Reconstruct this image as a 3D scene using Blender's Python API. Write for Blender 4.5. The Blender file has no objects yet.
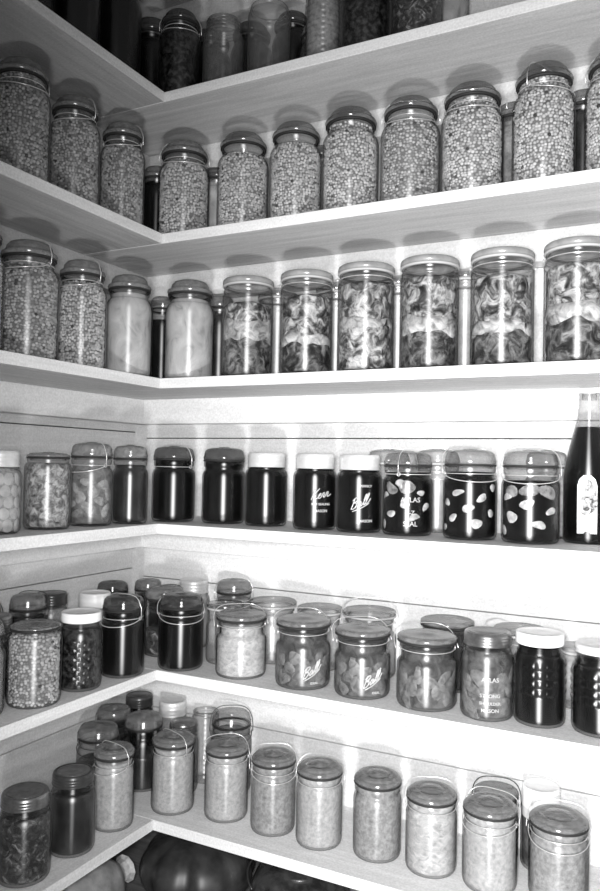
import bpy, bmesh, math, random
import numpy as np
from mathutils import Vector, Matrix, noise
PI = math.pi
S = bpy.context.scene
COL = S.collection
CAM = (0.97829, -1.26817, 0.12571)
TH = 0.0211                                  # shelf board thickness
ZS = {1: 0.9014, 2: 0.6023, 3: 0.3000, 4: 0.0, 5: -0.2985, 6: -0.6010}   # shelf top heights
WY, WX = 0.255, -0.255                       # wall planes
FLOOR = -0.800

# ------------------------------------------------------------------ materials
def new_mat(name):
    m = bpy.data.materials.new(name); m.use_nodes = True
    nt = m.node_tree; nt.nodes.clear()
    out = nt.nodes.new('ShaderNodeOutputMaterial')
    return m, nt, out

def N(nt, t, **kw):
    n = nt.nodes.new(t)
    for k, v in kw.items():
        if k in n.inputs: n.inputs[k].default_value = v
        else: setattr(n, k, v)
    return n

def g(v): return (v, v, v, 1.0)

def ramp(nt, pts, interp='LINEAR'):
    r = nt.nodes.new('ShaderNodeValToRGB'); r.color_ramp.interpolation = interp
    e = r.color_ramp.elements
    while len(e) < len(pts): e.new(0.5)
    for el, (p, v) in zip(e, pts): el.position = p; el.color = g(v)
    return r

def pmat(name, v, rough=0.5, spec=0.5, metal=0.0, scale=None, var=0.0, detail=4, stretch=(1, 1, 1), bump=0.0, pts=None, dist=0.0):
    m, nt, out = new_mat(name)
    b = N(nt, 'ShaderNodeBsdfPrincipled', Roughness=rough, Metallic=metal)
    b.inputs['Specular IOR Level'].default_value = spec
    b.inputs['Base Color'].default_value = g(v)
    nt.links.new(b.outputs[0], out.inputs[0])
    if scale:
        tc = N(nt, 'ShaderNodeTexCoord'); mp = N(nt, 'ShaderNodeMapping'); mp.inputs['Scale'].default_value = stretch
        nz = N(nt, 'ShaderNodeTexNoise', Scale=scale, Detail=detail, Roughness=0.6, Distortion=dist)
        nt.links.new(tc.outputs['Object'], mp.inputs[0]); nt.links.new(mp.outputs[0], nz.inputs['Vector'])
        r = ramp(nt, pts or [(0.3, max(0, v - var)), (0.7, min(1, v + var))])
        nt.links.new(nz.outputs['Fac'], r.inputs[0]); nt.links.new(r.outputs[0], b.inputs['Base Color'])
        if bump:
            bp = N(nt, 'ShaderNodeBump', Strength=bump, Distance=0.002)
            nt.links.new(nz.outputs['Fac'], bp.inputs['Height']); nt.links.new(bp.outputs[0], b.inputs['Normal'])
    return m

def glass(name, t0, t1, rough=0.37, aniso=0.45, f0=0.055, powr=3.0, body=0.0, bodyv=0.4):
    """thin walled jar glass: tinted transmission that thickens towards the edge, plus a glossy coat"""
    m, nt, out = new_mat(name)
    lw = N(nt, 'ShaderNodeLayerWeight', Blend=0.5)
    p = N(nt, 'ShaderNodeMath', operation='POWER'); p.inputs[1].default_value = powr
    nt.links.new(lw.outputs['Facing'], p.inputs[0])
    mx = N(nt, 'ShaderNodeMix', data_type='RGBA')
    mx.inputs[6].default_value = g(t0); mx.inputs[7].default_value = g(t1)
    nt.links.new(p.outputs[0], mx.inputs[0])
    tr = N(nt, 'ShaderNodeBsdfTransparent'); nt.links.new(mx.outputs[2], tr.inputs[0])
    gl = N(nt, 'ShaderNodeBsdfAnisotropic', distribution='BECKMANN', Roughness=rough, Anisotropy=aniso, Rotation=0.0)
    gl.inputs['Color'].default_value = g(1.0)
    tg = N(nt, 'ShaderNodeTangent', direction_type='RADIAL', axis='Z'); nt.links.new(tg.outputs[0], gl.inputs['Tangent'])
    p5 = N(nt, 'ShaderNodeMath', operation='POWER'); p5.inputs[1].default_value = 5.0
    nt.links.new(lw.outputs['Facing'], p5.inputs[0])
    ma = N(nt, 'ShaderNodeMath', operation='MULTIPLY_ADD'); ma.inputs[1].default_value = 0.5; ma.inputs[2].default_value = f0
    nt.links.new(p5.outputs[0], ma.inputs[0])
    ms = N(nt, 'ShaderNodeMixShader')
    if body:      # pressed glass; painted haze and mottle stand for refracted contents
        df = N(nt, 'ShaderNodeBsdfDiffuse'); tcn = N(nt, 'ShaderNodeTexCoord')
        nzn = N(nt, 'ShaderNodeTexNoise', Scale=75.0, Detail=3.0, Distortion=1.2); nt.links.new(tcn.outputs['Object'], nzn.inputs['Vector'])
        rn = ramp(nt, [(0.35, bodyv * .72), (0.66, min(1, bodyv * 1.3))]); nt.links.new(nzn.outputs['Fac'], rn.inputs[0]); nt.links.new(rn.outputs[0], df.inputs[0])
        mb = N(nt, 'ShaderNodeMixShader'); mb.inputs[0].default_value = body
        nt.links.new(tr.outputs[0], mb.inputs[1]); nt.links.new(df.outputs[0], mb.inputs[2]); tr = mb
    nt.links.new(ma.outputs[0], ms.inputs[0]); nt.links.new(tr.outputs[0], ms.inputs[1]); nt.links.new(gl.outputs[0], ms.inputs[2])
    nt.links.new(ms.outputs[0], out.inputs[0])
    return m

def wood(name, lo, hi, axis, scale=9.0):
    st = {'x': (0.5, 8, 8), 'y': (8, 0.5, 8)}[axis]
    m, nt, out = new_mat(name)
    b = N(nt, 'ShaderNodeBsdfPrincipled', Roughness=0.6); b.inputs['Specular IOR Level'].default_value = 0.2
    tc = N(nt, 'ShaderNodeTexCoord'); mp = N(nt, 'ShaderNodeMapping'); mp.inputs['Scale'].default_value = st
    oi = N(nt, 'ShaderNodeObjectInfo'); va = N(nt, 'ShaderNodeVectorMath', operation='ADD')
    nz = N(nt, 'ShaderNodeTexNoise', Scale=scale, Detail=7.0, Roughness=0.65, Distortion=0.6)
    nt.links.new(tc.outputs['Object'], va.inputs[0]); nt.links.new(oi.outputs['Random'], va.inputs[1])
    nt.links.new(va.outputs[0], mp.inputs[0]); nt.links.new(mp.outputs[0], nz.inputs['Vector'])
    r = ramp(nt, [(0.3, lo), (0.66, hi)]); nt.links.new(nz.outputs['Fac'], r.inputs[0])
    n2 = N(nt, 'ShaderNodeTexNoise', Scale=260.0, Detail=2.0); nt.links.new(tc.outputs['Object'], n2.inputs['Vector'])
    r2 = ramp(nt, [(0.3, 0.82), (0.7, 1.0)]); nt.links.new(n2.outputs['Fac'], r2.inputs[0])
    mu = N(nt, 'ShaderNodeMix', data_type='RGBA', blend_type='MULTIPLY'); mu.inputs[0].default_value = 1.0
    nt.links.new(r.outputs[0], mu.inputs[6]); nt.links.new(r2.outputs[0], mu.inputs[7])
    nt.links.new(mu.outputs[2], b.inputs['Base Color'])
    bp = N(nt, 'ShaderNodeBump', Strength=0.15, Distance=0.002)
    nt.links.new(nz.outputs['Fac'], bp.inputs['Height']); nt.links.new(bp.outputs[0], b.inputs['Normal'])
    nt.links.new(b.outputs[0], out.inputs[0])
    return m

def peas_mat(name, lo, hi):
    m, nt, out = new_mat(name)
    b = N(nt, 'ShaderNodeBsdfPrincipled', Roughness=0.5); b.inputs['Specular IOR Level'].default_value = 0.35
    ge = N(nt, 'ShaderNodeNewGeometry')
    r = ramp(nt, [(0.0, 0.03), (0.06, lo), (0.55, (lo + hi) / 2), (1.0, hi)])
    nt.links.new(ge.outputs['Random Per Island'], r.inputs[0]); nt.links.new(r.outputs[0], b.inputs['Base Color'])
    nt.links.new(b.outputs[0], out.inputs[0])
    return m

def meat_mat(name, k=1.0):
    m, nt, out = new_mat(name)
    b = N(nt, 'ShaderNodeBsdfPrincipled', Roughness=0.45); b.inputs['Specular IOR Level'].default_value = 0.3
    tc = N(nt, 'ShaderNodeTexCoord'); oi = N(nt, 'ShaderNodeObjectInfo')
    sc = N(nt, 'ShaderNodeVectorMath', operation='SCALE'); sc.inputs['Scale'].default_value = 7.0
    cv = N(nt, 'ShaderNodeCombineXYZ')
    for i in range(3): nt.links.new(oi.outputs['Random'], cv.inputs[i])
    nt.links.new(cv.outputs[0], sc.inputs[0])
    va = N(nt, 'ShaderNodeVectorMath', operation='ADD')
    nt.links.new(tc.outputs['Object'], va.inputs[0]); nt.links.new(sc.outputs[0], va.inputs[1])
    nz = N(nt, 'ShaderNodeTexNoise', Scale=48.0, Detail=6.0, Roughness=0.66, Distortion=0.9)
    nt.links.new(va.outputs[0], nz.inputs['Vector'])
    r = ramp(nt, [(0.36, 0.012), (0.45, 0.07 * k), (0.52, 0.24 * k), (0.64, 0.58 * k)])
    nt.links.new(nz.outputs['Fac'], r.inputs[0]); nt.links.new(r.outputs[0], b.inputs['Base Color'])
    bp = N(nt, 'ShaderNodeBump', Strength=0.6, Distance=0.004)
    nt.links.new(nz.outputs['Fac'], bp.inputs['Height']); nt.links.new(bp.outputs[0], b.inputs['Normal'])
    nt.links.new(b.outputs[0], out.inputs[0])
    return m

M = {}
M['glass'] = glass('jar_glass', 0.93, 0.22)
M['clear'] = glass('clear_jar_glass', 0.88, 0.14, body=.07, bodyv=.6)  # small diffuse share painted in as haze on the empty jars
M['lid'] = glass('lid_glass', 0.66, 0.07, rough=0.25, aniso=0.3, f0=0.085, powr=1.6, body=.28, bodyv=.42)
M['liddark'] = glass('lid_glass_dark_reflection', 0.55, 0.08, rough=0.24, aniso=0.4, f0=0.06, powr=2.0, body=.12, bodyv=.25)  # tint painted darker to stand for the dark reflection inside the lid
M['lidlight'] = glass('clear_lid_glass', 0.92, 0.42, rough=0.25, aniso=0.4, f0=0.08, powr=1.8)
M['frost'] = pmat('pressed_glass_lid', 0.27, 0.22, 0.8, scale=50, var=0.06)
M['rubber'] = pmat('rubber', 0.025, 0.6, 0.3)
M['rubberlight'] = pmat('pale_rubber', 0.45, 0.6, 0.3)
M['wire'] = pmat('tinned_wire', 0.75, 0.3, 0.5, metal=0.6, scale=200, var=0.1)
M['darkwire'] = pmat('dark_wire', 0.08, 0.35, 0.5, metal=0.5)
M['zinc'] = pmat('zinc', 0.70, 0.42, 0.5, metal=0.35, scale=60, var=0.08)
M['brass'] = pmat('dull_gilt_tin', 0.24, 0.3, 0.5, metal=0.8, scale=60, var=0.08)
M['darkcap'] = pmat('dark_lacquered_tin', 0.04, 0.3, 0.5, scale=60, var=0.015)
M['disc'] = pmat('lacquered_lid_disc', 0.16, 0.35, 0.5, metal=0.3, scale=90, var=0.05)
M['whitecap'] = pmat('white_enamel', 0.85, 0.35, 0.5, scale=40, var=0.04)
M['dark'] = pmat('dark_juice', 0.004, 0.4, 0.1)
M['darkred'] = pmat('dark_syrup', 0.022, 0.3, 0.4, scale=30, var=0.012)
M['blackberry'] = pmat('dark_berries', 0.03, 0.35, 0.3, scale=110, pts=[(0.42, 0.004), (0.75, 0.07)], detail=2)
M['syrup'] = pmat('brown_syrup', 0.085, 0.4, 0.3, scale=40, var=0.06, dist=1.0)
M['pale'] = pmat('pale_fruit_pulp', 0.48, 0.5, 0.3, scale=24, stretch=(1, 1, .6), pts=[(0.30, .22), (0.42, .42), (0.7, .58)], dist=1.6, detail=3)
M['pear'] = pmat('pale_fruit', 0.52, 0.5, 0.3, scale=22, var=0.09)
M['peardark'] = pmat('stewed_fruit', 0.15, 0.45, 0.3, scale=60, var=0.08, dist=1.0)
M['slice'] = pmat('pickle_flesh', 0.40, 0.45, 0.4, scale=90, var=0.20)
M['slicegrey'] = pmat('pickle_skin', 0.20, 0.45, 0.4, scale=90, var=0.14)
M['egg'] = pmat('pale_round_slices', 0.42, 0.45, 0.4, scale=50, var=0.10)
M['sauce'] = pmat('apple_sauce', 0.38, 0.55, 0.3, scale=150, var=0.11, detail=6, bump=0.2)
M['sauced'] = pmat('grey_sauce', 0.27, 0.55, 0.3, scale=140, var=0.11, detail=6, bump=0.2)
M['kraut'] = pmat('shredded_cabbage', 0.42, 0.55, 0.3, scale=70, var=0.16, detail=5, stretch=(1, 1, 1.6), bump=0.2, dist=1.0)
M['relish'] = pmat('chopped_relish', 0.3, 0.5, 0.4, scale=95, pts=[(0.34, 0.05), (0.46, 0.16), (0.54, 0.28), (0.66, 0.50)], detail=4, dist=0.8, bump=0.3)
M['greens'] = pmat('dark_greens', 0.06, 0.4, 0.4, scale=70, pts=[(0.42, 0.02), (0.56, 0.07), (0.68, 0.28)], detail=4, dist=1.5, bump=0.3)
M['fat'] = pmat('set_fat', 0.38, 0.5, 0.3, scale=60, var=0.30, detail=5, dist=0.8, bump=0.3)
M['meat'] = meat_mat('potted_meat')
M['meatdark'] = meat_mat('dark_potted_meat', .45)
M['peacore'] = pmat('painted_gap_shade', 0.17, 0.7, 0.2)  # dark tone painted in for the shade between peas
M['peas'] = peas_mat('dried_peas', 0.20, 0.54)
M['peaslight'] = peas_mat('pale_dried_peas', 0.30, 0.64)
M['emboss'] = pmat('raised_glass_letters', 0.42, 0.22, 0.8)
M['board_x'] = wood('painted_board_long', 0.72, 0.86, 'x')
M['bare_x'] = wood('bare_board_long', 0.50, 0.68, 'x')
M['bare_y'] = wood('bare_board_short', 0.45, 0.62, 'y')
M['board_y'] = wood('painted_board_short', 0.68, 0.82, 'y')
M['wall_x'] = wood('painted_sheathing_long', 0.70, 0.82, 'x', 5)
M['wall_y'] = wood('painted_sheathing_short', 0.64, 0.76, 'y', 5)
M['gap'] = pmat('dark_gap', 0.05, 0.9, 0.1)
M['floor'] = wood('dusty_floor_and_shade', 0.10, 0.2, 'x')  # also the painted shade on the strips under the lowest shelf
M['bottle'] = glass('bottle_glass', 0.88, 0.15)
M['label'] = pmat('printed_label', 0.6, 0.6, 0.2, scale=75, pts=[(0.36, 0.05), (0.48, 0.30), (0.60, 0.55)], detail=3, dist=1.5)
M['paper'] = pmat('label_paper', 0.85, 0.6, 0.2)
M['squash'] = pmat('dark_squash_rind', 0.03, 0.42, 0.5, scale=18, var=0.02)
M['gourd'] = pmat('mottled_squash_rind', 0.30, 0.5, 0.4, scale=28, var=0.12)
M['stem'] = pmat('dry_stem', 0.42, 0.7, 0.2, scale=60, var=0.18)
M['kettle'] = pmat('dark_enamel', 0.02, 0.3, 0.5, scale=30, pts=[(0.4, 0.012), (0.65, 0.05)])

# ------------------------------------------------------------------ objects
def obj(name, me, mat, parent=None, loc=(0, 0, 0), smooth=True):
    if isinstance(me, bmesh.types.BMesh):
        bm = me; me = bpy.data.meshes.new(name); bm.normal_update(); bm.to_mesh(me); bm.free()
        if smooth:
            for p in me.polygons: p.use_smooth = True
    if mat and not me.materials: me.materials.append(M[mat])
    o = bpy.data.objects.new(name, me); COL.objects.link(o)
    o.location = loc
    if parent: o.parent = parent
    return o

def thing(name, label, cat, loc, group=None):
    o = bpy.data.objects.new(name, None); COL.objects.link(o)
    o.empty_display_size = 0.02; o.location = loc
    o['label'] = label; o['category'] = cat
    if group: o['group'] = group
    return o

def add_box(bm, x0, x1, y0, y1, z0, z1, bev=0.0):
    r = bmesh.ops.create_cube(bm, size=1.0)
    vs = r['verts']
    bmesh.ops.scale(bm, vec=(x1 - x0, y1 - y0, z1 - z0), verts=vs)
    bmesh.ops.translate(bm, vec=((x0 + x1) / 2, (y0 + y1) / 2, (z0 + z1) / 2), verts=vs)
    if bev:
        es = list({e for v in vs for e in v.link_edges})
        bmesh.ops.bevel(bm, geom=es, offset=bev, segments=2, affect='EDGES', profile=0.5)

def lathe(prof, n=48, mod=None, close_top=False, close_bot=False):
    bm = bmesh.new(); rings = []
    for (r, z) in prof:
        if r < 1e-6:
            rings.append([bm.verts.new((0, 0, z))])
        else:
            ring = []
            for i in range(n):
                a = 2 * PI * i / n
                rr = r + (mod(a, z, r) if mod else 0)
                ring.append(bm.verts.new((rr * math.cos(a), rr * math.sin(a), z)))
            rings.append(ring)
    for A, B in zip(rings, rings[1:]):
        if len(A) == 1 and len(B) == 1: continue
        for i in range(n):
            j = (i + 1) % n
            if len(A) == 1: bm.faces.new((A[0], B[j], B[i]))
            elif len(B) == 1: bm.faces.new((A[i], A[j], B[0]))
            else: bm.faces.new((A[i], A[j], B[j], B[i]))
    if close_bot and len(rings[0]) > 1: bm.faces.new(list(reversed(rings[0])))
    if close_top and len(rings[-1]) > 1: bm.faces.new(rings[-1])
    return bm

def add_tube(bm, pts, r, n=6, closed=False):
    pts = [Vector(p) for p in pts]; m = len(pts); rings = []
    up = Vector((0.13, 0.27, 0.95)).normalized()
    for i, p in enumerate(pts):
        if closed: t = pts[(i + 1) % m] - pts[i - 1]
        else: t = pts[min(i + 1, m - 1)] - pts[max(i - 1, 0)]
        t.normalize()
        u = t.cross(up)
        if u.length < 1e-4: u = t.cross(Vector((1, 0, 0)))
        u.normalize(); v = t.cross(u)
        rings.append([bm.verts.new(p + r * (math.cos(2 * PI * k / n) * u + math.sin(2 * PI * k / n) * v)) for k in range(n)])
    for i in range(m if closed else m - 1):
        A, B = rings[i], rings[(i + 1) % m]
        for k in range(n):
            j = (k + 1) % n
            bm.faces.new((A[k], A[j], B[j], B[k]))
    if not closed:
        bm.faces.new(list(reversed(rings[0]))); bm.faces.new(rings[-1])

def arc(cx, r, z, a0, a1, n=24, dz=None):
    return [(r * math.cos(a0 + (a1 - a0) * i / n), r * math.sin(a0 + (a1 - a0) * i / n), z + (dz(i / n) if dz else 0)) for i in range(n + 1)]

def smoothstep_pts(r0, z0, r1, z1, n=7):
    out = []
    for i in range(1, n + 1):
        t = i / n
        # round shoulder: quarter ellipse then a short flare
        a = t * PI / 2
        out.append((r1 + (r0 - r1) * math.cos(a) ** 1.2, z0 + (z1 - z0) * math.sin(a)))
    return out

KINDS = {  # straight end, shoulder end, neck ratio, lip start, lip end, lip ratio, lid ratio
    'quart':  dict(s1=.645, s2=.76, nk=.79, l0=.80, l1=.845, lp=.83, ld=.88),
    'wide':   dict(s1=.80, s2=.835, nk=.93, l0=.86, l1=.905, lp=.95, ld=1.0),
    'pint':   dict(s1=.60, s2=.69, nk=.87, l0=.735, l1=.815, lp=.92, ld=.95),
    'sauce':  dict(s1=.66, s2=.74, nk=.89, l0=.78, l1=.865, lp=.94, ld=.98),
    'squat':  dict(s1=.56, s2=.65, nk=.85, l0=.80, l1=.885, lp=.90, ld=.985),
    'screw':  dict(s1=.68, s2=.775, nk=.84, l0=.79, l1=.97, lp=.84, ld=.89),
    'straight': dict(s1=.78, s2=.86, nk=.88, l0=.87, l1=.92, lp=.89, ld=.92),
}

def body_profile(k, R, H, solid=True):
    K = KINDS[k]; nk, lp = K['nk'] * R, K['lp'] * R
    P = [(0, .004), (R * .55, .0035), (R * .78, .0015), (R * .86, 0), (R * .93, .0015), (R * .975, .005), (R, .011), (R * .996, H * .3), (R, H * K['s1'] * .8), (R, H * K['s1'])]
    P += smoothstep_pts(R, H * K['s1'], nk, H * K['s2'])
    zl = H * K['l0']
    if k == 'wide':
        P += [(nk, zl - .004), (nk + .0018, zl - .002), (nk + .0018, zl), (nk, zl + .002), (nk, H * K['l1'] - .006)]
        P += [(lp, H * K['l1'] - .004), (lp, H * K['l1'])]
    elif k == 'screw':
        P += [(nk + .002, H * K['s2'] + .001), (nk + .002, H * K['s2'] + .003), (nk - .001, H * K['s2'] + .005), (nk - .001, H * K['l1'])]
    else:
        P += [(nk, zl - .001), (lp, zl + .001), (lp + .0006, (zl + H * K['l1']) / 2), (lp, H * K['l1'] - .001)]
    P += [(P[-1][0] - .003, P[-1][1] + .001), (P[-1][0] - .005, P[-1][1] - .004)]
    return P

def rin(k, R, H, z, inset=.003):
    P = [p for p in body_profile(k, R, H) if p[1] >= 0][3:-2]
    last = P[0]
    for p in P[1:]:
        if p[1] >= z:
            t = (z - last[1]) / max(1e-6, p[1] - last[1]); t = max(0, min(1, t))
            return last[0] + (p[0] - last[0]) * t - inset
        if p[1] > last[1]: last = p
    return last[0] - inset

def fill_profile(k, R, H, top, inset=.003, bot=.005, n=16):
    P = [(0, bot), (rin(k, R, H, bot, inset) * .95, bot)]
    for i in range(n + 1):
        z = bot + .002 + (top - bot - .002) * i / n
        P.append((rin(k, R, H, z, inset), z))
    P += [(P[-1][0] * .97, top + .0012), (P[-1][0] * .5, top + .0016), (0, top + .0016)]
    return P

RND = random.Random(7)
PEA = {}
def peas_mesh(k, R, H, top, d, mat, seed):
    key = (k, d, mat, seed)
    if key in PEA: return PEA[key]
    rnd = random.Random(seed)
    unit = bmesh.new(); bmesh.ops.create_icosphere(unit, subdivisions=2, radius=1.0)
    uv = np.array([v.co[:] for v in unit.verts]); uf = np.array([[v.index for v in f.verts] for f in unit.faces]); unit.free()
    vv, ff = [], []
    def pea(x, y, z, s):
        sq = np.array([rnd.uniform(.88, 1.1), rnd.uniform(.88, 1.1), rnd.uniform(.85, 1.05)]) * s
        ff.append(uf + len(vv) * len(uv)); vv.append(uv * sq + np.array([x, y, z]))
    z = d * .55 + .003; row = 0
    while z < top:
        rr = rin(k, R, H, z) - d * .5
        n = int(2 * PI * rr / (d * 1.02)); a0 = rnd.random()
        for i in range(n):
            if rnd.random() < .05: continue
            a = (i + a0 + .5 * (row % 2) + rnd.uniform(-.22, .22)) * 2 * PI / n
            r2 = rr - rnd.uniform(0, d * .22)
            pea(r2 * math.cos(a), r2 * math.sin(a), z + rnd.uniform(-.3, .3) * d, d * rnd.uniform(.44, .55))
        z += d * .86; row += 1
    rt = rin(k, R, H, top) - d
    for i in range(int((rt / d) ** 2 * 3)):      # the heap on top
        a, r2 = rnd.random() * 6.283, rt * math.sqrt(rnd.random())
        pea(r2 * math.cos(a), r2 * math.sin(a), top - d * .2 + rnd.uniform(-.3, .3) * d, d * .5)
    me = bpy.data.meshes.new('peas'); V = np.concatenate(vv); F = np.concatenate(ff)
    me.from_pydata(V.tolist(), [], F.tolist()); me.update()
    for p in me.polygons: p.use_smooth = True
    me.materials.append(M[mat])
    PEA[key] = me
    return me

def patch(outline, Rl, th, z0, thick=.0016, rings=3):
    """a flat piece lying against the inside of a jar: an outline (u, v) wrapped round radius Rl"""
    bm = bmesh.new(); n = len(outline); allr = []
    for q in range(rings + 1):
        s = 1 - q / rings
        t = thick * (1 - (1 - q / rings) ** 3)
        if q == rings:
            c = bm.verts.new(((Rl + t) * math.cos(th), (Rl + t) * math.sin(th), z0)); allr.append([c]); break
        ring = []
        for (u, v) in outline:
            a = th + u * s / Rl
            ring.append(bm.verts.new(((Rl + t) * math.cos(a), (Rl + t) * math.sin(a), z0 + v * s)))
        allr.append(ring)
    for A, B in zip(allr, allr[1:]):
        for i in range(n):
            j = (i + 1) % n
            if len(B) == 1: bm.faces.new((A[i], A[j], B[0]))
            else: bm.faces.new((A[i], A[j], B[j], B[i]))
    return bm

def blob(w, h, rnd, n=16, j=.14, ang=0.0):
    ph = rnd.random() * 6; out = []
    for i in range(n):
        a = 2 * PI * i / n
        k = 1 + j * math.sin(2 * a + ph) + j * .7 * math.sin(3 * a + 2 * ph)
        u, v = w * k * math.cos(a), h * k * math.sin(a)
        out.append((u * math.cos(ang) - v * math.sin(ang), u * math.sin(ang) + v * math.cos(ang)))
    return out

def crescent(w, h, ang, n=10):
    up = [(w * math.cos(PI * i / n), h * math.sin(PI * i / n)) for i in range(n + 1)]
    dn = [(w * .9 * math.cos(PI * (n - i) / n), h * .35 * math.sin(PI * (n - i) / n)) for i in range(1, n)]
    c, s = math.cos(ang), math.sin(ang)
    return [(u * c - v * s, u * s + v * c) for u, v in up + dn]

def text_mesh(lines, Rb, th, shear=0.0):
    """raised letters wrapped round a jar; lines = [(text, size, z, dtheta, slant)]"""
    bm = bmesh.new()
    for (t, size, z, slant) in lines:
        cu = bpy.data.curves.new('t', 'FONT'); cu.body = t; cu.size = size; cu.align_x = 'CENTER'
        cu.shear = slant; cu.extrude = .00035; cu.resolution_u = 3; cu.offset = .00012
        o = bpy.data.objects.new('t', cu); COL.objects.link(o)
        me = bpy.data.meshes.new_from_object(o.evaluated_get(bpy.context.evaluated_depsgraph_get()))
        for v in me.vertices:
            a = th + v.co.x / Rb
            r = Rb + .0005 + v.co.z
            v.co = (r * math.cos(a), r * math.sin(a), z + v.co.y + slant * .10 * 0)
        bm.from_mesh(me)
        bpy.data.meshes.remove(me); bpy.data.objects.remove(o); bpy.data.curves.remove(cu)
    return bm

SCRIPT = {  # hand drawn script strokes, unit x-height about .5
 'Ball': [[(.05,.95),(.0,.5),(-.08,.02)],[(-.12,.82),(.1,1.02),(.36,.95),(.36,.72),(.06,.55),(.3,.5),(.36,.22),(.16,0),(-.12,.08)],
          [(.78,.42),(.62,.46),(.5,.24),(.56,.02),(.7,.1),(.8,.42),(.76,.06),(.88,.04),(1.0,.3)],
          [(1.0,.3),(1.16,.75),(1.14,1.0),(1.04,.9),(1.02,.3),(1.08,.02),(1.22,.14)],[(1.22,.14),(1.38,.7),(1.38,1.0),(1.28,.9),(1.24,.3),(1.3,.0),(1.5,.12),(1.66,.4)],
          [(1.6,-.02),(.9,-.2),(.1,-.22)]],
 'Kerr': [[(.05,1.0),(.02,.5),(-.06,0)],[(.5,.98),(.2,.6),(.04,.46),(.22,.4),(.36,.04),(.52,.06)],
          [(.52,.06),(.62,.22),(.78,.38),(.7,.48),(.58,.3),(.62,.04),(.8,.04),(.94,.3)],
          [(.94,.3),(1.0,.46),(1.14,.42),(1.08,.1),(1.2,.04),(1.34,.3)],[(1.34,.3),(1.38,.46),(1.54,.42),(1.48,.1),(1.6,.02),(1.9,.16)]],
}
def script_mesh(word, size, z, Rb, th, slope=.18):
    bm = bmesh.new()
    W = 1.5
    for st in SCRIPT[word]:
        pts = []
        P = [Vector((x, y, 0)) for x, y in st]
        for i in range(len(P) - 1):
            p0, p1, p2, p3 = P[max(i - 1, 0)], P[i], P[i + 1], P[min(i + 2, len(P) - 1)]
            for t in (0, .25, .5, .75):
                pts.append(.5 * ((2 * p1) + (-p0 + p2) * t + (2 * p0 - 5 * p1 + 4 * p2 - p3) * t * t + (-p0 + 3 * p1 - 3 * p2 + p3) * t ** 3))
        pts.append(P[-1])
        w = []
        for p in pts:
            u = (p.x - W / 2 + .25 * p.y) * size; v = p.y * size + (p.x - W / 2) * slope * size
            a = th + u / Rb
            w.append(((Rb + .0004) * math.cos(a), (Rb + .0004) * math.sin(a), z + v))
        add_tube(bm, w, size * .045 + .0003, 5)
    return bm

def lid_profile(k, R, H, style):
    K = KINDS[k]; z = H * K['l1'] + .0022; r = K['ld'] * R; h = H - z
    if style == 'flat':      # low lid of a wide mouth or squat jar
        return [(r * .9, z), (r, z + .001), (r * 1.01, z + .35 * h), (r * .99, z + .58 * h), (r * .93, z + .72 * h), (r * .80, z + .80 * h), (r * .74, z + .76 * h), (r * .5, z + .82 * h), (r * .30, z + .88 * h), (r * .22, z + .97 * h), (r * .1, H), (0, H)]
    if k == 'quart':         # wide flange with a narrower dome
        return [(r * .9, z), (r, z + .001), (r * 1.035, z + .16 * h), (r * 1.01, z + .27 * h), (r * .90, z + .33 * h), (r * .87, z + .42 * h), (r * .84, z + .64 * h), (r * .74, z + .83 * h), (r * .56, z + .93 * h), (r * .3, z + .975 * h), (r * .1, H), (0, H)]
    if style == 'disc':      # stepped disc lid
        return [(r * .92, z), (r, z + .001), (r * 1.005, z + .22 * h), (r * .985, z + .36 * h), (r * .95, z + .46 * h), (r * .90, z + .50 * h), (r * .885, z + .51 * h), (r * .865, z + .66 * h), (r * .84, z + .72 * h), (r * .66, z + .80 * h), (r * .645, z + .80 * h), (r * .62, z + .72 * h), (r * .47, z + .74 * h), (r * .45, z + .75 * h), (r * .43, z + .84 * h), (r * .30, z + .87 * h), (r * .28, z + .88 * h), (r * .25, z + .97 * h), (r * .12, H), (0, H)]
    return [(r * .9, z), (r, z + .001), (r * 1.005, z + .22 * h), (r * .975, z + .32 * h), (r * .96, z + .52 * h), (r * .92, z + .70 * h), (r * .82, z + .83 * h), (r * .64, z + .90 * h), (r * .42, z + .93 * h), (r * .30, z + .93 * h), (r * .24, z + .985 * h), (r * .12, H), (0, H)]

def cap_profile(R, H, K, ridges=3, cz=.80):
    z0 = H * cz; r = K['ld'] * R; P = [(r * .93, z0), (r * 1.0, z0 + .0006), (r * 1.02, z0 + .002)]
    zt = H - .004
    n = ridges
    for i in range(n):
        a = z0 + .004 + (zt - z0 - .004) * i / n; b = z0 + .004 + (zt - z0 - .004) * (i + 1) / n
        P += [(r * .97, a), (r * 1.0, a + (b - a) * .4), (r * 1.0, a + (b - a) * .7)]
    P += [(r * .98, zt), (r * .96, H - .0012), (r * .92, H)]
    return P

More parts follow.
